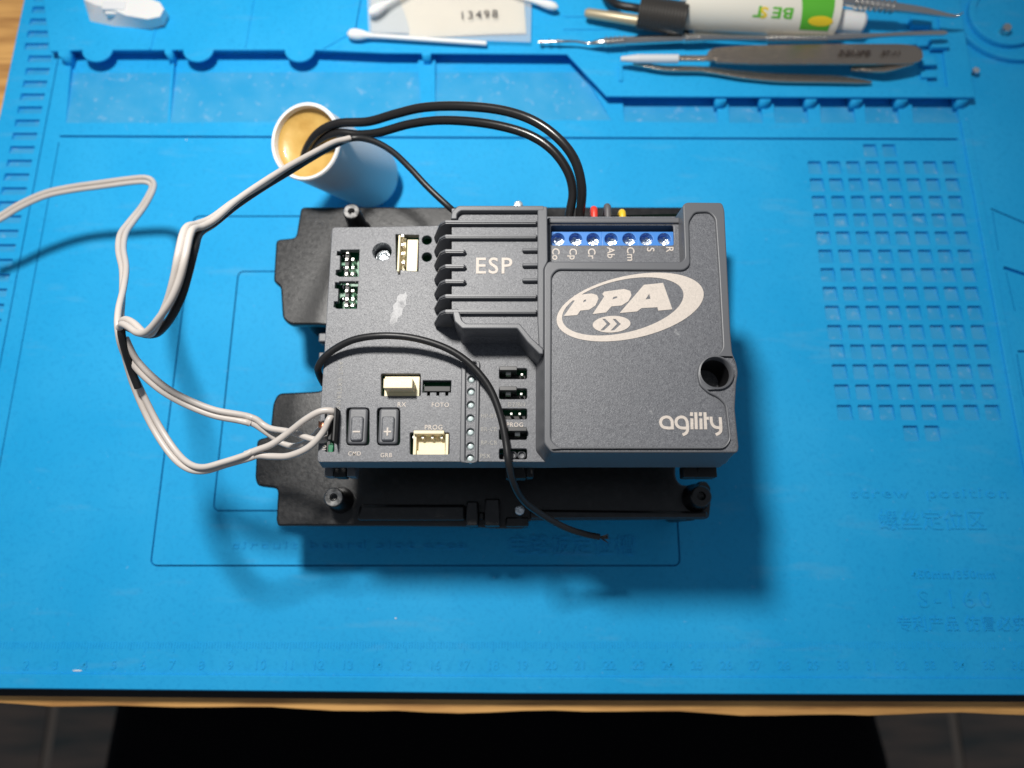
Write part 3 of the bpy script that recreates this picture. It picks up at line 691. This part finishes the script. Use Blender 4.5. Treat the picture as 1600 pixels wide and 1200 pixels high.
# jumpers
for v0, jc, pn in ((575.5, (780.5, 808), [(815.5, 585)]), (607, (780.5, 807.5), [(814.5, 615.5)]), (638.5, None, [(799, 646.5), (812, 646.5)]), (670.5, (794, 823), []), (701, None, [])):
    link('pin_header', pbox(786, v0 + 11, 821, v0 + 17, ZB, ZB + 1.6, .1), M['black_matte'], pcb)
    if pn: pins(pn, ZL - 1.0, .33, pcb)
    if jc:
        jb = link('jumper_cap', pbox(jc[0], v0 - 3.5, jc[1], v0 + 3, ZL - 5, ZL + 2.2, .14), M['grey_part_dark'], pcb)
        c0 = at((jc[0] + jc[1]) / 2, v0 + 9, ZL - .2); link('pin', box(c0.x - .7, c0.y - .2, ZL - 3, c0.x + .7, c0.y + .9, ZL - .2, .05), M['pin'], pcb)
    if v0 == 701:
        for u in (801, 815):
            c0 = at(u, 711, ZL - 1.6); link('solder_joint', lathe([(1.15, ZL - 5), (1.15, ZL - 1.6), (.9, ZL - 1.4), (.7, ZL - 2.2), (0, ZL - 2.3)], 18, Matrix.Translation((c0.x, c0.y, 0))), M['grey_smooth'], pcb)
# left screw terminal for the white cables, standing above the slot
link('side_terminal', join([pbox(520, 636, 524.5, 690, ZB, ZL + 5, .3), pbox(511, 640, 521, 688, ZB, ZL + 1.5, .3)]), M['black_matte'], cu_)
link('green_resistor', pbox(512, 694, 521, 709, ZB, ZL - .6, .3), M['pcb'], cu_)
# side terminal leads behind the blue block
for u, v, m_, nm in ((928, 331, 'red', 'red'), (949, 327, 'brown', 'grey'), (972, 336, 'yellow', 'yellow')):
    a = at(u, v, 66); me = tube(smooth_pts([(a.x, a.y - 9, 66), (a.x, a.y - 3, 66.5), (a.x, a.y + .2, 66.5), (a.x, a.y + 1.0, 65), (a.x + .3, a.y + 1.4, 60), (a.x + .8, a.y + .5, 50)], 4), 1.1, 12)
    o = link('lead', me, M[m_], cu_); o['label'] = nm + ' lead leaving the blue terminals'

# ================================================================== CAPACITOR
T = at(477, 221, 50.5); ax = Vector((-.248, -.286, .927)).normalized(); RC = 12.6; L = 49
Bc = T - ax * L
mx = align(Bc, T)
cp = thing('motor_capacitor', 'tilted white cylindrical capacitor filled with amber resin behind the control unit', 'capacitor', tuple(Bc))
link('can', lathe([(RC - 1.5, 0), (RC - .4, .4), (RC, 1.5), (RC + .1, L - 1), (RC + .05, L - .2), (RC - .2, L), (RC - .7, L), (RC - .9, L - .4), (RC - 1.0, L - 7), (0, L - 7)], 56, mx), M['cap'], cp)
link('rim', lathe([(RC + .25, L - 1.6), (RC + .35, L - .2), (RC, L + .3), (RC - .9, L + .1), (RC - 1.15, L - 1.8)], 56, mx, False), M['white'], cp)
link('resin_fill', lathe([(RC - .95, L - 1.5), (RC - 1.3, L - 2.2), (RC * .75, L - 3.4), (RC * .4, L - 3.6), (0, L - 3.5)], 48, mx, False), M['epoxy'], cp)

def path(pts, n=8): return smooth_pts([at(u, v, z_) for u, v, z_ in pts], n)
def cable(name, pts, r, m, label, cat, n=8, group=None, sides=12):
    o = link(name, tube(path(pts, n), r, sides), m, smooth=60); return tag(o, label, cat, group)
cable('power_wire', [(476, 282, 41), (474, 262, 43), (478, 236, 48), (497, 208, 55), (528, 193, 58), (575, 190, 60), (618, 178, 64), (662, 168, 68), (720, 166, 72), (782, 172, 75), (832, 188, 77), (872, 216, 77), (898, 250, 75), (909, 292, 71), (907, 330, 66), (905, 352, 63)], 1.42, M['cable_thick'],
      'outer of the two thick black wires arching from the capacitor to the blue terminals', 'wire', group='thick black capacitor wires')
cable('power_wire', [(484, 262, 42), (486, 242, 46), (500, 220, 52), (528, 208, 56), (560, 210, 57), (592, 207, 59), (640, 194, 63), (692, 188, 67), (760, 193, 71), (820, 208, 73), (860, 232, 73), (886, 266, 71), (895, 300, 68), (890, 332, 65), (887, 350, 63)], 1.38, M['cable_thick'],
      'inner of the two thick black wires arching from the capacitor to the blue terminals', 'wire', group='thick black capacitor wires')
# thin dark cable from the rear of the cover over the capacitor, running beside the white one
cable('thin_cable', [(716, 336, 60), (700, 322, 62), (668, 292, 63), (640, 262, 63), (612, 236, 62), (582, 220, 61), (552, 216, 60), (522, 227, 62.5), (488, 246, 67), (452, 268, 73), (412, 292, 80), (370, 320, 88), (335, 348, 95), (312, 364, 101), (304, 388, 104), (294, 428, 103), (283, 464, 100), (266, 498, 96), (246, 520, 92), (226, 522, 90), (205, 514, 88), (192, 510, 87), (190, 522, 86), (196, 548, 82), (206, 580, 77), (216, 606, 74)], 1.0, M['cable_black'],
      'thin black cable over the capacitor rim, twisted along the white cable at the left', 'cable', 8)
# antenna lead
ant = [(506, 600, 62), (499, 586, 65), (497, 574, 68.5), (508, 557, 70.2), (532, 540, 71.5), (560, 529, 72.8), (600, 524.5, 73.8), (645, 528, 73.6), (690, 541, 73), (724, 560, 72.4), (750, 585, 71.8), (768, 612, 71.2), (782, 650, 70.6), (790, 688, 70.2), (795, 725, 69.6), (803, 756, 65), (818, 782, 58), (845, 803, 51), (880, 823, 44), (912, 834, 40), (936, 839, 38)]
o = link('antenna_lead', tube(path(ant, 8), 1.0, 12), M['cable_black'], smooth=60)
tag(o, 'thin black lead looping across the cover and hanging off the front with a frayed end', 'cable')
e = at(937, 839, 38)
ms = []
for i in range(7):
    a_ = random.uniform(0, 2 * PI); ms.append(tube([e, e + Vector((1.6, -.3 + .8 * math.cos(a_), .8 * math.sin(a_))), e + Vector((2.6, -.3 + 1.5 * math.cos(a_), 1.4 * math.sin(a_)))], [.3, .25, .1], 5))
link('frayed_end', join(ms), M['cable_black'], o)

def twin(name, pts, r, tw, label, m=M['cable_white'], gap=1.72):
    """two cores side by side; tw = twist angle (degrees) at each point"""
    P = path(pts, 8); A = smooth_pts([(a, 0, 0) for a in tw], 8); L_, R_ = [], []
    for i, p in enumerate(P):
        d = (P[min(i + 1, len(P) - 1)] - P[max(i - 1, 0)]).normalized(); s = Vector((0, 0, 1)).cross(d).normalized(); u_ = d.cross(s)
        t = math.radians(A[i].x); o_ = (s * math.cos(t) + u_ * math.sin(t)) * gap / 2
        L_.append(p + o_); R_.append(p - o_)
    web = []
    o = tag(link(name, join([tube(L_, r, 12), tube(R_, r, 12)]), m, smooth=60), label, 'cable')
    return o
twin('flat_cable', [(-40, 360, 26), (0, 340, 27), (30, 322, 28), (70, 304, 29), (110, 295, 29), (160, 288, 30), (205, 282, 31), (228, 281, 32), (238, 287, 33), (237, 298, 36), (224, 322, 42), (204, 348, 50), (192, 366, 56), (189, 390, 62), (194, 420, 70), (192, 455, 77), (187, 490, 83), (187, 520, 84), (197, 560, 78), (214, 605, 72), (240, 660, 68), (268, 704, 67), (292, 727, 68), (318, 733, 69), (352, 724, 69), (385, 714, 69), (396, 709, 69)],
     .85, [0, 0, 0, 0, 5, 10, 10, 20, 30, 20, 10, 0, -10, 0, 20, 50, 80, 80, 50, 20, 0, 0, 30, 60, 70, 60, 40], 'white twin-core cable entering at the left edge and looping down to the controller side')
cable('split_core', [(383, 710, 69.4), (402, 703, 69.4), (425, 694, 69.6), (452, 675, 70), (478, 655, 72), (500, 643, 73), (518, 642, 72.5), (521, 648, 71)], .92, M['cable_white'], 'upper white core of the lower cable, entering the top of the side terminal', 'wire')
cable('split_core', [(383, 718, 68.2), (402, 712, 68), (425, 713, 68), (452, 712, 69), (482, 699, 70), (504, 676, 71), (514, 656, 72), (519, 650, 71)], .92, M['cable_white'], 'lower white core bowing out before it enters the side terminal', 'wire')
twin('flat_cable', [(545, 217, 61.5), (520, 224, 64), (484, 243, 69), (448, 263, 75), (410, 287, 82), (368, 314, 90), (334, 341, 97), (312, 352, 101), (298, 356, 104), (291, 368, 106), (284, 400, 107), (276, 436, 105), (264, 470, 102), (246, 502, 98), (232, 520, 95), (220, 520, 93), (205, 508, 91), (194, 503, 89), (188, 508, 87)],
     .88, [60, 60, 60, 60, 60, 40, 20, 0, -10, 0, 0, 10, 30, 60, 80, 60, 30, 20, 20], 'white twin-core cable hanging from the capacitor rim with a kink at the grey block')
twin('flat_cable', [(192, 528, 84), (205, 556, 80), (216, 572, 78), (236, 592, 76), (262, 612, 74), (296, 630, 72), (335, 645, 70), (372, 652, 68), (386, 655, 67.4), (393, 657.5, 67)],
     .88, [20, 20, 20, 25, 30, 30, 30, 20, 0, 10], 'short white twin-core run rising from the crossing to the side terminal')
cable('split_core', [(385, 650, 67.6), (400, 655, 66.8), (412, 664, 66.2), (425, 670, 66.5), (455, 675, 67), (484, 685, 68), (504, 688, 68), (512, 684, 67)], .88, M['cable_white'], 'white core lying across the black plate into the side terminal, straight one', 'wire')
cable('split_core', [(385, 658, 67), (399, 664, 66), (411, 672, 65), (424, 681, 64), (440, 692, 63), (462, 697, 63.5), (484, 688, 64.5), (502, 668, 66), (510, 660, 67)], .85, M['cable_white'], 'white core sagging lowest over the black plate below the others', 'wire')
o = link('copper_strands', join([tube(path([(498, 662 + i, 69), (504, 664 + i, 69.5), (512, 663 + .4 * i, 69)], 4), .22, 6) for i in (-3, -1, 1, 3, 5)]), M['copper'])
tag(o, 'bare copper strands at the mouth of the side terminal', 'wire strands')

# ================================================================== THINGS ON THE SHELF
z = SH - 3
# white moulded clip
t = thing('plastic_clip', 'white moulded plastic clip lying on the shelf at top left', 'clip', tuple(at(200, 30, z)))
q0 = pl([(137, 20), (141, 33), (178, 41), (205, 43), (238, 46), (258, 40), (264, 24), (252, 14), (200, 0), (150, -16), (128, -10)], z)
q1 = pl([(132, 0), (150, 8), (170, 12), (196, 24), (230, 30), (250, 26), (256, 14), (250, 4), (210, -12), (160, -30), (135, -20)], z + 7)
link('clip_body', loft(q0, z, q1, z + 7), M['white'], t)
link('clip_slot', pbox(158, 2, 196, 14, z + 6, z + 7.6, .4), M['cap'], t)
link('clip_slot', pbox(163, 17, 198, 21, z + 4, z + 6.2, .3), M['white'], t)
# bag with paper inside
t = thing('plastic_bag', 'small clear zip bag holding a cream paper marked by hand', 'bag', tuple(at(700, 30, z)))
a = at(700, 30, z)
def sheet(pts, z0, amp, nx=14, ny=8, th=.15):
    q = [Vector((*p_, 0)) for p_ in pl(pts, z0)]; vs, fs = [], []
    for lay in (0, 1):
        for j in range(ny + 1):
            for i in range(nx + 1):
                s, r_ = i / nx, j / ny
                p_ = (q[0] * (1 - s) + q[1] * s) * (1 - r_) + (q[3] * (1 - s) + q[2] * s) * r_
                hz = amp * (math.sin(s * 7 + r_ * 3) * .4 + math.sin(r_ * 5 - s * 4) * .4) + amp * math.sin(PI * s) * math.sin(PI * min(1, r_ + .0)) 
                vs.append((p_.x, p_.y, z0 + hz - lay * th))
    N = (nx + 1) * (ny + 1)
    for lay in (0, 1):
        for j in range(ny):
            for i in range(nx):
                b_ = lay * N + j * (nx + 1) + i; fs.append((b_, b_ + 1, b_ + nx + 2, b_ + nx + 1))
    for i in range(nx): fs.append((i, i + 1, N + i + 1, N + i)); b_ = ny * (nx + 1) + i; fs.append((b_, b_ + 1, N + b_ + 1, N + b_))
    for j in range(ny): b_ = j * (nx + 1); fs.append((b_, b_ + nx + 1, N + b_ + nx + 1, N + b_)); b_ += nx; fs.append((b_, b_ + nx + 1, N + b_ + nx + 1, N + b_))
    return from_data(vs, fs)
link('paper_insert', sheet([(610, -60), (815, -60), (822, 52), (640, 58)], z + 1.2, .3), M['paper'], t)
link('grey_contents', sheet([(578, -60), (640, -60), (640, 52), (580, 50)], z + 1.1, .25), M['grey_part'], t)
link('bag_film', sheet([(572, -70), (832, -70), (829, 66), (576, 60)], z + 2.6, .4, th=.1), M['bag'], t)
p_ = at(748, 24, z + 3.3)
link('handwriting', text_mesh('13498', p_.x, p_.y, z + 3.6, 4.0, .06, .1, 0, 1.0, 1.25), M['ink'], t)
p_ = at(748, -6, z + 3.3)
# cotton swabs
def swab(pa, pb, zz0, label, r=1.9, head=9):
    a_, b_ = at(*pa, zz0), at(*pb, zz0 - .8); d_ = (b_ - a_).normalized()
    t_ = thing('cotton_swab', label, 'cotton swab', tuple(a_), 'cotton swabs on the shelf')
    link('cotton_tip', tube([a_ + d_ * k_ for k_ in (0, .5, 1.5, 3.5, 6, 9, 11)], [.2, .9, r * .85, r, r * .9, 1.2, .95], 16), M['cotton'], t_)
    link('stick', tube([a_ + d_ * 9.5, b_], .95, 12), M['white'], t_)
swab((542, 53), (760, 68), z + 3.2, 'white cotton swab lying along the front edge of the plastic bag', 2.3)
swab((576, 22), (640, -14), z + 6.2, 'white cotton swab poking out over the left corner of the plastic bag', 2.2)
swab((872, 12), (800, -8), z + 4.2, 'cotton swab end sticking out right of the plastic bag', 1.8)

# soldering handpiece with dark grip and cable
t = thing('soldering_pen', 'pen tool with tan metal rod and ribbed dark grip beside the cream tube', 'soldering tool', tuple(at(960, 30, z)))
a_, b_ = at(914, 20, z + 4.5), at(1000, 33, z + 6)
link('rod', tube([a_, a_ + (b_ - a_) * .05, b_], [1.3, 2.0, 2.3], 16), M['tan'], t)
c_, d_ = at(998, 20, z + 9), at(1072, 30, z + 10)
gp = [c_ + (d_ - c_) * (i / 30) for i in range(31)]
link('grip', tube(gp, [6.2 + (.25 if i % 2 else 0) for i in range(31)], 24), M['knurl'], t)
link('cable', tube(path([(940, -20, z + 4), (950, -2, z + 5), (968, 8, z + 7), (990, 12, z + 8), (1002, 14, z + 9)], 6), 1.7, 12), M['cable_black'], t)
# black and silver blade below it
t = thing('scraper', 'dark scraper with a silver blade between the pen tool and dental pick', 'scraper', tuple(at(1080, 48, z)))
link('handle', tube([at(995, 33, z + 4), at(1030, 42, z + 4), at(1075, 50, z + 3.5)], [1.2, 1.8, 1.4], 12), M['black_matte'], t)
link('blade', slab([pl([(1068, 40), (1300, 46), (1330, 50), (1300, 55), (1090, 54)], z + 4)], z + 3, z + 4, .2), M['steel_bright'], t)
# cream tube with green lettering
t = thing('flux_tube', 'cream tube with green and yellow lettering and a white cap', 'tube', tuple(at(1180, 20, z)))
a_, b_ = at(1066, 10, z + 9), at(1304, 24, z + 9)
link('tube_body', tube([a_, a_ + (b_ - a_) * .01, a_ + (b_ - a_) * .99, b_], [8.2, 8.9, 8.9, 8.0], 32), M['white_tube'], t)
c_, d_ = at(1304, 32, z + 7), at(1349, 36, z + 7)
link('cap', tube([c_, c_ + (d_ - c_) * .02, c_ + (d_ - c_) * .9, d_], [4.3, 4.6, 4.4, 3.5], 24), M['white'], t)
def on_tube(s, u, v, h, m_, name, sx=1.3):
    """lettering laid on the top of the tube, upside down as it lies, bent over its round side"""
    dirv = (b_ - a_).normalized(); ang = math.atan2(dirv.y, dirv.x)
    me = text_mesh(s, 0, 0, 0, h, PI, .05, .12, sx, 1.05) if s else None
    return me, ang
def wrap(me, u, v, name, m_):
    ax_ = (b_ - a_).normalized(); ang = math.atan2(ax_.y, ax_.x); Rr = 8.96
    # distance along the tube of the pixel, and angle round it from the camera
    best = None
    for i in range(400):
        s_ = i / 399 * (b_ - a_).length
        for j in range(-20, 60):
            th = math.radians(j * 1.5); pp = a_ + ax_ * s_ + Vector((math.sin(ang) * math.sin(th), -math.cos(ang) * math.sin(th), math.cos(th))) * Rr
            dd = pp - CAM; x_ = dd.x; y_ = math.cos(TILT) * dd.y + math.sin(TILT) * dd.z; z_ = -math.sin(TILT) * dd.y + math.cos(TILT) * dd.z
            e_ = (800 + FPX * x_ / -z_ - u) ** 2 + (600 - FPX * y_ / -z_ - v) ** 2
            if best is None or e_ < best[0]: best = (e_, s_, th)
    _, s_, th0 = best
    bm = bmesh.new(); bm.from_mesh(me); bmesh.ops.triangulate(bm, faces=bm.faces)
    for _q in range(4):
        bmesh.ops.subdivide_edges(bm, edges=[e_ for e_ in bm.edges if e_.calc_length() > .0011], cuts=1)
        bmesh.ops.triangulate(bm, faces=bm.faces)
    for v_ in bm.verts:
        x_, y_, h_ = v_.co / K; th = th0 - y_ / Rr; r_ = Rr + h_ + .05
        v_.co = (a_ + ax_ * (s_ + x_) + Vector((math.sin(ang) * math.sin(th), -math.cos(ang) * math.sin(th), math.cos(th))) * r_) * K
    bm.to_mesh(me); bm.free(); return link(name, me, m_, t)
wrap(text_mesh('BE T', 0, 0, 0, 4.0, PI, .05, .14, 1.45, 1.05), 1209, 19, 'printed_text', M['green_ink'])
wrap(text_mesh('S', 0, 0, 0, 4.0, PI, .05, .14, 1.3, 1.05), 1194, 19, 'printed_text', M['yellow_ink'])
wrap(slab([[(-5.5, -6.5), (6, -6.5), (6, 6.5), (-7.5, 6.5)]], 0, .06), 1278, 22, 'logo_block', M['green_ink'])
wrap(slab([circle(0, 0, 5, 24, 1.9)], .07, .13), 1282, 33, 'logo_oval', M['yellow_ink'])
wrap(text_mesh('K', 0, 0, 0, 4.5, PI, .05, .1, 1.5, 1.05), 1276, 12, 'logo_letter', M['white_tube'])

# dental picks
def pick(prof_pts, radii, label, name='dental_pick'):
    P = path(prof_pts, 5); rr = np.interp(np.linspace(0, len(prof_pts) - 1, len(P)), range(len(prof_pts)), radii)
    o_ = link(name, tube(P, list(rr), 14), M['steel_bright'], smooth=60); return tag(o_, label, 'dental pick'), P
o1, P = pick([(1240, -14, z + 14), (1290, -5, z + 14), (1330, 3, z + 13.5), (1392, 11, z + 12), (1440, 17, z + 11), (1480, 24, z + 9.5), (1495, 25, z + 9), (1505, 20, z + 11)], [1.9, 2.0, 2.0, 2.0, 1.6, .9, .6, .3], 'silver dental pick with hooked tip resting over the cream tube')
def rings(o_, p0, p1, n, r_):
    for i in range(n):
        c0 = p0 + (p1 - p0) * (i / max(1, n - 1)); d0 = (p1 - p0).normalized()
        link('grip_ring', lathe([(r_ - .4, -.7), (r_, -.35), (r_, .35), (r_ - .4, .7)], 18, align(c0, c0 + d0)), M['steel_bright'], o_)
rings(o1, at(1338, 4, z + 13.5), at(1394, 11, z + 12), 8, 2.6)
o2, P = pick([(842, 66, z + 2.6), (875, 65, z + 3.4), (900, 65, z + 3.6), (920, 68, z + 3.4), (945, 66, z + 4.4), (1000, 63, z + 4.6), (1095, 59, z + 5.2), (1140, 59, z + 5.5), (1200, 60, z + 6), (1260, 60, z + 6.6), (1320, 58, z + 7.4), (1380, 55, z + 8), (1420, 53, z + 8), (1470, 52, z + 7.5), (1480, 52, z + 7.4)], [.5, .7, .5, .6, 1.6, 1.75, 1.75, 1.2, 1.2, 1.75, 1.6, .9, 1.0, 1.2, .4], 'long double ended silver probe lying across the shelf above the tweezers')
rings(o2, at(947, 66, z + 4.4), at(975, 64.5, z + 4.5), 5, 2.1); rings(o2, at(1070, 60, z + 5.1), at(1096, 59, z + 5.2), 5, 2.1); rings(o2, at(1200, 60, z + 6), at(1290, 59.5, z + 7), 14, 2.1)
rings(o2, at(846, 66, z + 3), at(872, 65, z + 3.4), 3, 1.0)
# tweezers
t = thing('tweezers', 'steel tweezers with pale ribbed tip guard and dark stamped lettering', 'tweezers', tuple(at(1200, 90, z)))
def strip(pts, z0s, wd_, th, m_, name, par):
    vs, fs = [], []
    P_ = smooth_pts([at(u, v, z_) for (u, v), z_ in zip(pts, z0s)], 6); W = np.interp(np.linspace(0, len(pts) - 1, len(P_)), range(len(pts)), wd_)
    for i, p_ in enumerate(P_):
        d_ = (P_[min(i + 1, len(P_) - 1)] - P_[max(i - 1, 0)]).normalized(); s_ = Vector((0, 0, 1)).cross(d_).normalized() * W[i] / 2
        for q_, hz in ((s_, 0), (s_ * .5, .28), (-s_ * .5, .28), (-s_, 0)): vs.append(p_ + q_ + Vector((0, 0, hz)))
        for q_, hz in ((-s_, -th), (s_, -th)): vs.append(p_ + q_ + Vector((0, 0, hz)))
    for i in range(len(P_) - 1):
        for k_ in range(6):
            a0 = i * 6 + k_; b0 = i * 6 + (k_ + 1) % 6; fs.append((a0, b0, b0 + 6, a0 + 6))
    fs += [tuple(range(6)), tuple((len(P_) - 1) * 6 + k_ for k_ in range(6))]
    return link(name, from_data(vs, fs), m_, par, 50)
strip([(985, 92), (1060, 90), (1105, 90), (1120, 86), (1180, 85), (1300, 84), (1405, 84), (1432, 84), (1441, 84)], [z + 6, z + 6.5, z + 7, z + 7, z + 7.3, z + 8, z + 8.5, z + 8.6, z + 8.6], [1.8, 2.2, 2.4, 6.8, 8.8, 9.5, 9.5, 7.6, 3.8], .9, M['steel'], 'upper_arm', t)
strip([(990, 98), (1040, 106), (1100, 108), (1160, 116), (1220, 121), (1300, 123), (1340, 126), (1362, 128)], [z + 4, z + 3.5, z + 3.2, z + 2.8, z + 2.6, z + 2.6, z + 2.4, z + 2.2], [1.5, 2.4, 2.4, 3.6, 4, 3.6, 2.4, .8], .8, M['steel'], 'lower_arm', t)
strip([(1330, 106), (1380, 104), (1425, 92)], [z + 4.4, z + 6.2, z + 8], [2, 5, 5], .8, M['steel'], 'hinge', t)
gp = [at(970, 92, z + 5.5) + (at(1060, 92, z + 7) - at(970, 92, z + 5.5)) * (i / 24) for i in range(25)]
link('tip_guard', tube(gp, [.9 + .8 * min(1, i / 7) + (.18 if i % 2 else 0) for i in range(25)], 14), M['grey_part'], t)
p_ = at(1336, 83, z + 9)
link('stamped_text', text_mesh('RELIFE', p_.x, p_.y, z + 9.2, 2.2, 0, .3, .03, 1.45, 1.05), M['etched'], t)
p_ = at(1393, 84, z + 9)
link('stamped_text', text_mesh('ST-11', p_.x, p_.y, z + 9.45, 2.1, 0, .3, .0, 1.15, 1.0), M['etched'], t)
# crumbs on the mat
dots = [(291, 218), (1392, 320), (618, 966), (120, 1048)]
for i, (u, v) in enumerate(dots):
    c = at(u, v, .4); o = link('crumb', lathe([(0, 0), (.5, .15), (.55, .4), (.25, .7), (0, .75)], 7, Matrix.Translation((c.x, c.y, 0)) @ Matrix.Diagonal((1.0 + (2.2 if i == 3 else -.45), .5, .4, 1))), M['white'])
    tag(o, ['white speck just under the long groove at the upper left', 'pale crumb in a grid pocket near the right', 'tiny white speck in front of the unit shadow', 'flat white flake on the ruler at the lower left'][i], 'crumb')
